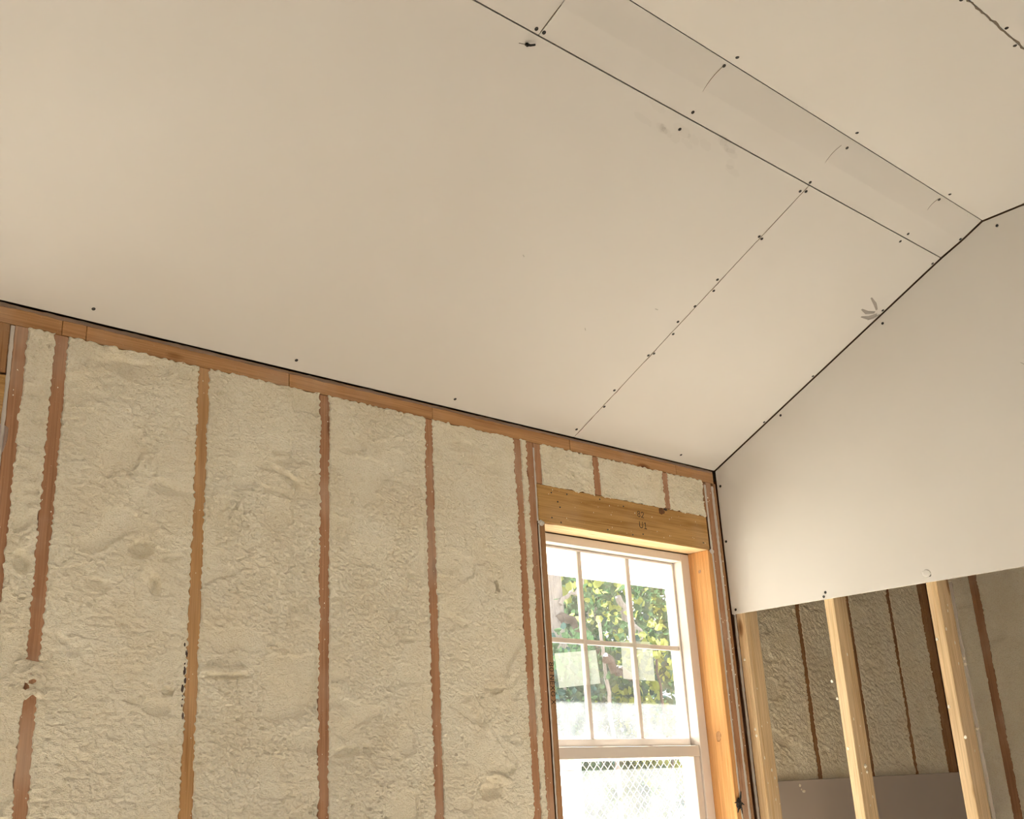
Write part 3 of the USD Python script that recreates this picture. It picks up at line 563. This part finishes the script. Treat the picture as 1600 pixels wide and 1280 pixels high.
# ------------------------------------------------------------------ roof and eave
roof = thing('roof', 'dark roof deck and white boxed eave above the window', 'roof', kind='structure')
part('roof_deck', cat_([slab([(0.70, -SL * 0.70 + 0.17), (RIDGE_Y, RIDGE_Z + 0.20)], ROOM_X - 0.3, AX + 0.4, 0.03), slab([(RIDGE_Y + 0.01, RIDGE_Z + 0.20), (-3.65, RIDGE_Z + 0.20)], ROOM_X - 0.3, AX + 0.4, 0.03), slab([(-3.6, RIDGE_Z + 0.20), (ROOM_Y - 0.6, -0.10)], ROOM_X - 0.3, AX + 0.4, 0.03)]), 'deck', roof)
part('soffit', box(ROOM_X - 0.3, AX + 0.4, 0.1605, 0.63, -0.358, -0.343), 'white', roof, 'white soffit board above the window')
part('fascia', box(ROOM_X - 0.3, AX + 0.4, 0.63, 0.655, -0.366, -0.17), 'white', roof, 'white fascia board')

# ------------------------------------------------------------------ loose small things
nail = thing('bent_nail', 'bent dark nail with a thread hanging by the upper left seam', 'nail')
o = on_slope(-2.047, -1.068)
part('shank', tube([o - NS * 0.004, o + NS * 0.004, o + NS * 0.007 + np.array([0.006, -0.004, 0.0]), o + NS * 0.009 + np.array([0.016, -0.010, 0.004])], [0.0030, 0.0036, 0.0030, 0.0026], 7), 'black', nail)
part('head', blob(o + NS * 0.004, 0.0052, 2), 'black', nail)
part('thread', tube([o + NS * 0.004, o + NS * 0.006 + np.array([-0.012, 0.004, 0]), o + NS * 0.007 + np.array([-0.024, 0.006, -0.001])], 0.0008, 5), 'thread', nail)
clip = thing('cable_staple', 'black plastic cable staple with spread prongs on the right jamb', 'staple')
c = np.array([-0.094, -0.004, -1.325])
part('body', blob(c, 0.016, 21, (0.8, 0.5, 1.2)), 'black', clip)
for d in ((0.016, -0.004, 0.045), (-0.034, -0.006, 0.006), (-0.020, -0.005, -0.030), (0.010, -0.004, -0.035), (0.026, -0.004, -0.004)):
    d = np.array(d); part('prong', tube([c, c + d * 0.5 + np.array([0, -0.003, 0.004]), c + d], [0.005, 0.0038, 0.0015], 6), 'black', clip)

# ------------------------------------------------------------------ outdoors
GZ = FLOOR - 0.35
gr = np.linspace(-30, 60, 46); gx, gy = np.meshgrid(gr, np.linspace(0.3, 70, 36), indexing='ij')
gz = GZ + (meshkit.fbm(np.stack([gx * 0.3, gy * 0.3, gx * 0], -1), 3, 5) - 0.5) * 0.3 - np.clip(1.5 - gy, 0, 1) * 0.05
n = 36; i, j = np.meshgrid(np.arange(45), np.arange(35), indexing='ij'); a = (i * n + j).ravel()
solo('ground', trimesh.Trimesh(np.stack([gx, gy, gz], -1).reshape(-1, 3), np.vstack([np.stack([a, a + n, a + n + 1], 1), np.stack([a, a + n + 1, a + 1], 1)]), process=False), 'ground', 'pale dry ground outside the window', 'ground', kind='structure', smooth=True)
solo('ground', box(-30, 60, -40, 0.35, GZ - 0.15, GZ - 0.05, 0), 'ground', 'pale ground around the house', 'ground', kind='structure')

def leaves(centres, size, r, face=(0, -1, 0.3)):
    """Lobed leaves, each a folded blade of six triangles."""
    n = len(centres); base = np.array([(0, 0, -0.55), (0.5, 0.08, -0.25), (0.38, 0.05, 0.30), (0, -0.03, 0.62), (-0.38, 0.05, 0.30), (-0.5, 0.08, -0.25), (0, -0.06, 0.05)])
    from scipy.spatial.transform import Rotation as Rn
    rot = Rn.from_euler('zxy', np.stack([r.normal(0, 0.8, n), r.normal(-0.2, 0.7, n), r.uniform(0, 6.28, n)], 1)).as_matrix()
    s = size * r.uniform(0.6, 1.35, n)
    V = np.einsum('nij,kj->nki', rot, base) * s[:, None, None] + np.asarray(centres)[:, None, :]
    F = np.array([(6, k, (k + 1) % 6) for k in range(6)])
    return trimesh.Trimesh(V.reshape(-1, 3), (F[None] + 7 * np.arange(n)[:, None, None]).reshape(-1, 3), process=False)

def cloud(r, n, lo_, hi_, clump, cn):
    cs = r.uniform(lo_, hi_, (cn, 3)); k = r.integers(0, cn, n)
    return cs[k] + r.normal(0, 1, (n, 3)) * np.array(clump)

def limb(parent, name, pts, r0, r1, m, seed, label=None):
    p = np.array(pts, float); t = np.linspace(0, 1, 14); q = np.stack([np.interp(t, np.linspace(0, 1, len(p)), p[:, k]) for k in range(3)], 1)
    r = np.random.default_rng(seed); q[1:-1] += r.normal(0, 0.25 * r1 + 0.01, q[1:-1].shape)
    return part(name, tube(q, np.linspace(r0, r1, 14) * (0.9 + 0.2 * r.random(14)), 9), m, parent, label, smooth=60)

def plant(name, label, cat, group, sets, limbs, seed):
    t = thing(name, label, cat, group)
    for kind, pts, r0, r1, m_, lb in limbs: limb(t, kind, pts, r0, r1, m_, seed + len(pts), lb)
    r = np.random.default_rng(seed)
    for m_, size, n_l, lo_, hi_, clump, cn, lb in sets:
        part('foliage', leaves(cloud(r, n_l, np.array(lo_), np.array(hi_), clump, cn), size, r), m_, t, lb, 'stuff')
    return t
def at(x5, z5, y):
    """The point at depth y on the sight line that passes (x5, 5, z5): where a thing of the photograph stands if it is nearer or farther than 5 m."""
    t = (y - EYE[1]) / (5 - EYE[1]); return (EYE[0] + (x5 - EYE[0]) * t, y, EYE[2] + (z5 - EYE[2]) * t)
plant('tree', 'grey-trunked tree with crooked branches at the left of the view outside', 'tree', None,
      [('leaf_g', 0.075, 5200, (4.5, 5.9, -0.3), (8.2, 6.9, 4.0), (0.25, 0.22, 0.22), 70, 'mid green leaves'), ('leaf_y', 0.09, 420, (4.6, 5.9, -0.2), (7.6, 6.4, 2.6), (0.2, 0.2, 0.16), 30, 'yellow-green leaves')],
      [('trunk', [at(4.05, -2.7, 5.55), at(4.03, -0.6, 5.55), at(4.05, 0.6, 5.5), at(4.10, 3.0, 5.5)], 0.13, 0.10, 'bark', 'pale grey trunk'),
       ('branch', [at(4.07, 0.30, 5.4), at(4.35, 0.27, 5.35), at(4.62, 0.02, 5.3), at(4.78, -0.12, 5.3)], 0.055, 0.035, 'bark_dark', 'dark crooked branch'),
       ('branch', [at(4.10, 0.45, 5.4), at(4.35, 0.62, 5.3), at(4.55, 0.85, 5.3), at(4.9, 1.4, 5.4)], 0.024, 0.015, 'bark', None),
       ('branch', [at(4.98, 0.60, 5.3), at(5.12, 0.35, 5.3), at(5.28, 0.10, 5.3)], 0.035, 0.045, 'bark', None)], 101)
plant('vine_thicket', 'tangle of yellow-green vine leaves in the middle of the window view', 'vine', None,
      [('leaf_y', 0.075, 620, (4.3, 4.3, -1.2), (5.2, 4.8, 0.1), (0.13, 0.10, 0.12), 50, 'bright yellow-green leaves'), ('leaf_g', 0.06, 3400, (2.2, 4.4, -2.0), (5.3, 4.9, -0.1), (0.2, 0.12, 0.2), 60, 'green leaves'), ('leaf_d', 0.065, 3000, (2.2, 4.5, -2.0), (5.3, 5.0, -0.1), (0.22, 0.10, 0.2), 60, 'deep blue-green leaves')],
      [('stem', [at(4.72, -2.7, 4.3), at(4.75, -1.0, 4.3), at(4.70, -0.3, 4.25), at(4.66, 0.3, 4.2)], 0.026, 0.014, 'bark', None),
       ('fallen_branch', [at(4.72, -0.08, 4.1), at(4.90, -0.16, 4.1), at(5.08, -0.24, 4.1)], 0.042, 0.038, 'bark_dark', 'reddish broken branch'),
       ('stem', [at(5.55, -2.7, 4.3), at(5.60, -0.8, 4.3), at(5.50, 0.1, 4.3)], 0.020, 0.012, 'bark_dark', None)], 102)
plant('dead_shrub', 'reddish-brown withered shrub at the right of the window view', 'shrub', None,
      [('leaf_b', 0.055, 800, (4.25, 3.3, -1.6), (4.55, 3.55, -0.35), (0.07, 0.06, 0.10), 20, 'withered reddish leaves')],
      [('stem', [(4.4, 3.45, GZ), (4.38, 3.45, -1.2), (4.45, 3.42, -0.4)], 0.016, 0.009, 'bark_dark', None)], 103)
for k, (x, y, h, lb) in enumerate(((4.2, 9.5, 4.6, 'broad dark tree behind the thicket, left of the other two'), (9.4, 9.0, 4.4, 'tall dark tree behind the thicket in the middle of the window view'), (14.6, 9.8, 4.2, 'dark tree behind the thicket, right of the other two'))):
    plant('background_tree', lb, 'tree', 'dark trees behind the thicket', [('leaf_g', 0.14, 2600, (x - 1.7, y - 0.6, -2.4), (x + 1.7, y + 1.2, h - 1.2), (0.25, 0.25, 0.3), 60, None), ('leaf_d', 0.14, 2400, (x - 1.7, y - 0.2, -2.6), (x + 1.7, y + 1.4, h - 1.4), (0.25, 0.25, 0.3), 60, None)],
          [('trunk', [(x, y + 0.5, GZ), (x + 0.1, y + 0.5, 0.0), (x - 0.1, y + 0.5, h - 2)], 0.16, 0.08, 'bark', None)], 110 + k)

fence = thing('wire_fence', 'galvanised chain-link fence just outside the lower sash', 'fence')
FY, FT = 1.30, -1.120
part('top_rail', tube([(-1.5, FY, FT), (4.0, FY, FT)], 0.017, 10), 'galv', fence, smooth=60)
for x in (-0.6, 1.9, 3.9): part('post', tube([(x, FY + 0.02, GZ - 0.1), (x, FY + 0.02, FT - 0.018)], 0.022, 10), 'galv', fence, smooth=60)
wires = []; hgt = FT - GZ; pitch = 0.052
for k in range(int((4.0 + 1.0 + hgt) / pitch)):
    x = -1.0 - hgt + k * pitch
    for s in (1, -1):
        p0, p1 = (np.array([x, FY, GZ]), np.array([x + hgt, FY, FT])) if s > 0 else (np.array([x, FY + 0.003, FT]), np.array([x + hgt, FY + 0.003, GZ]))
        wires.append(tube([p0, p1], 0.0011, 4))
part('chain_mesh', cat_(wires), 'galv', fence, 'diamond wire mesh', 'stuff')
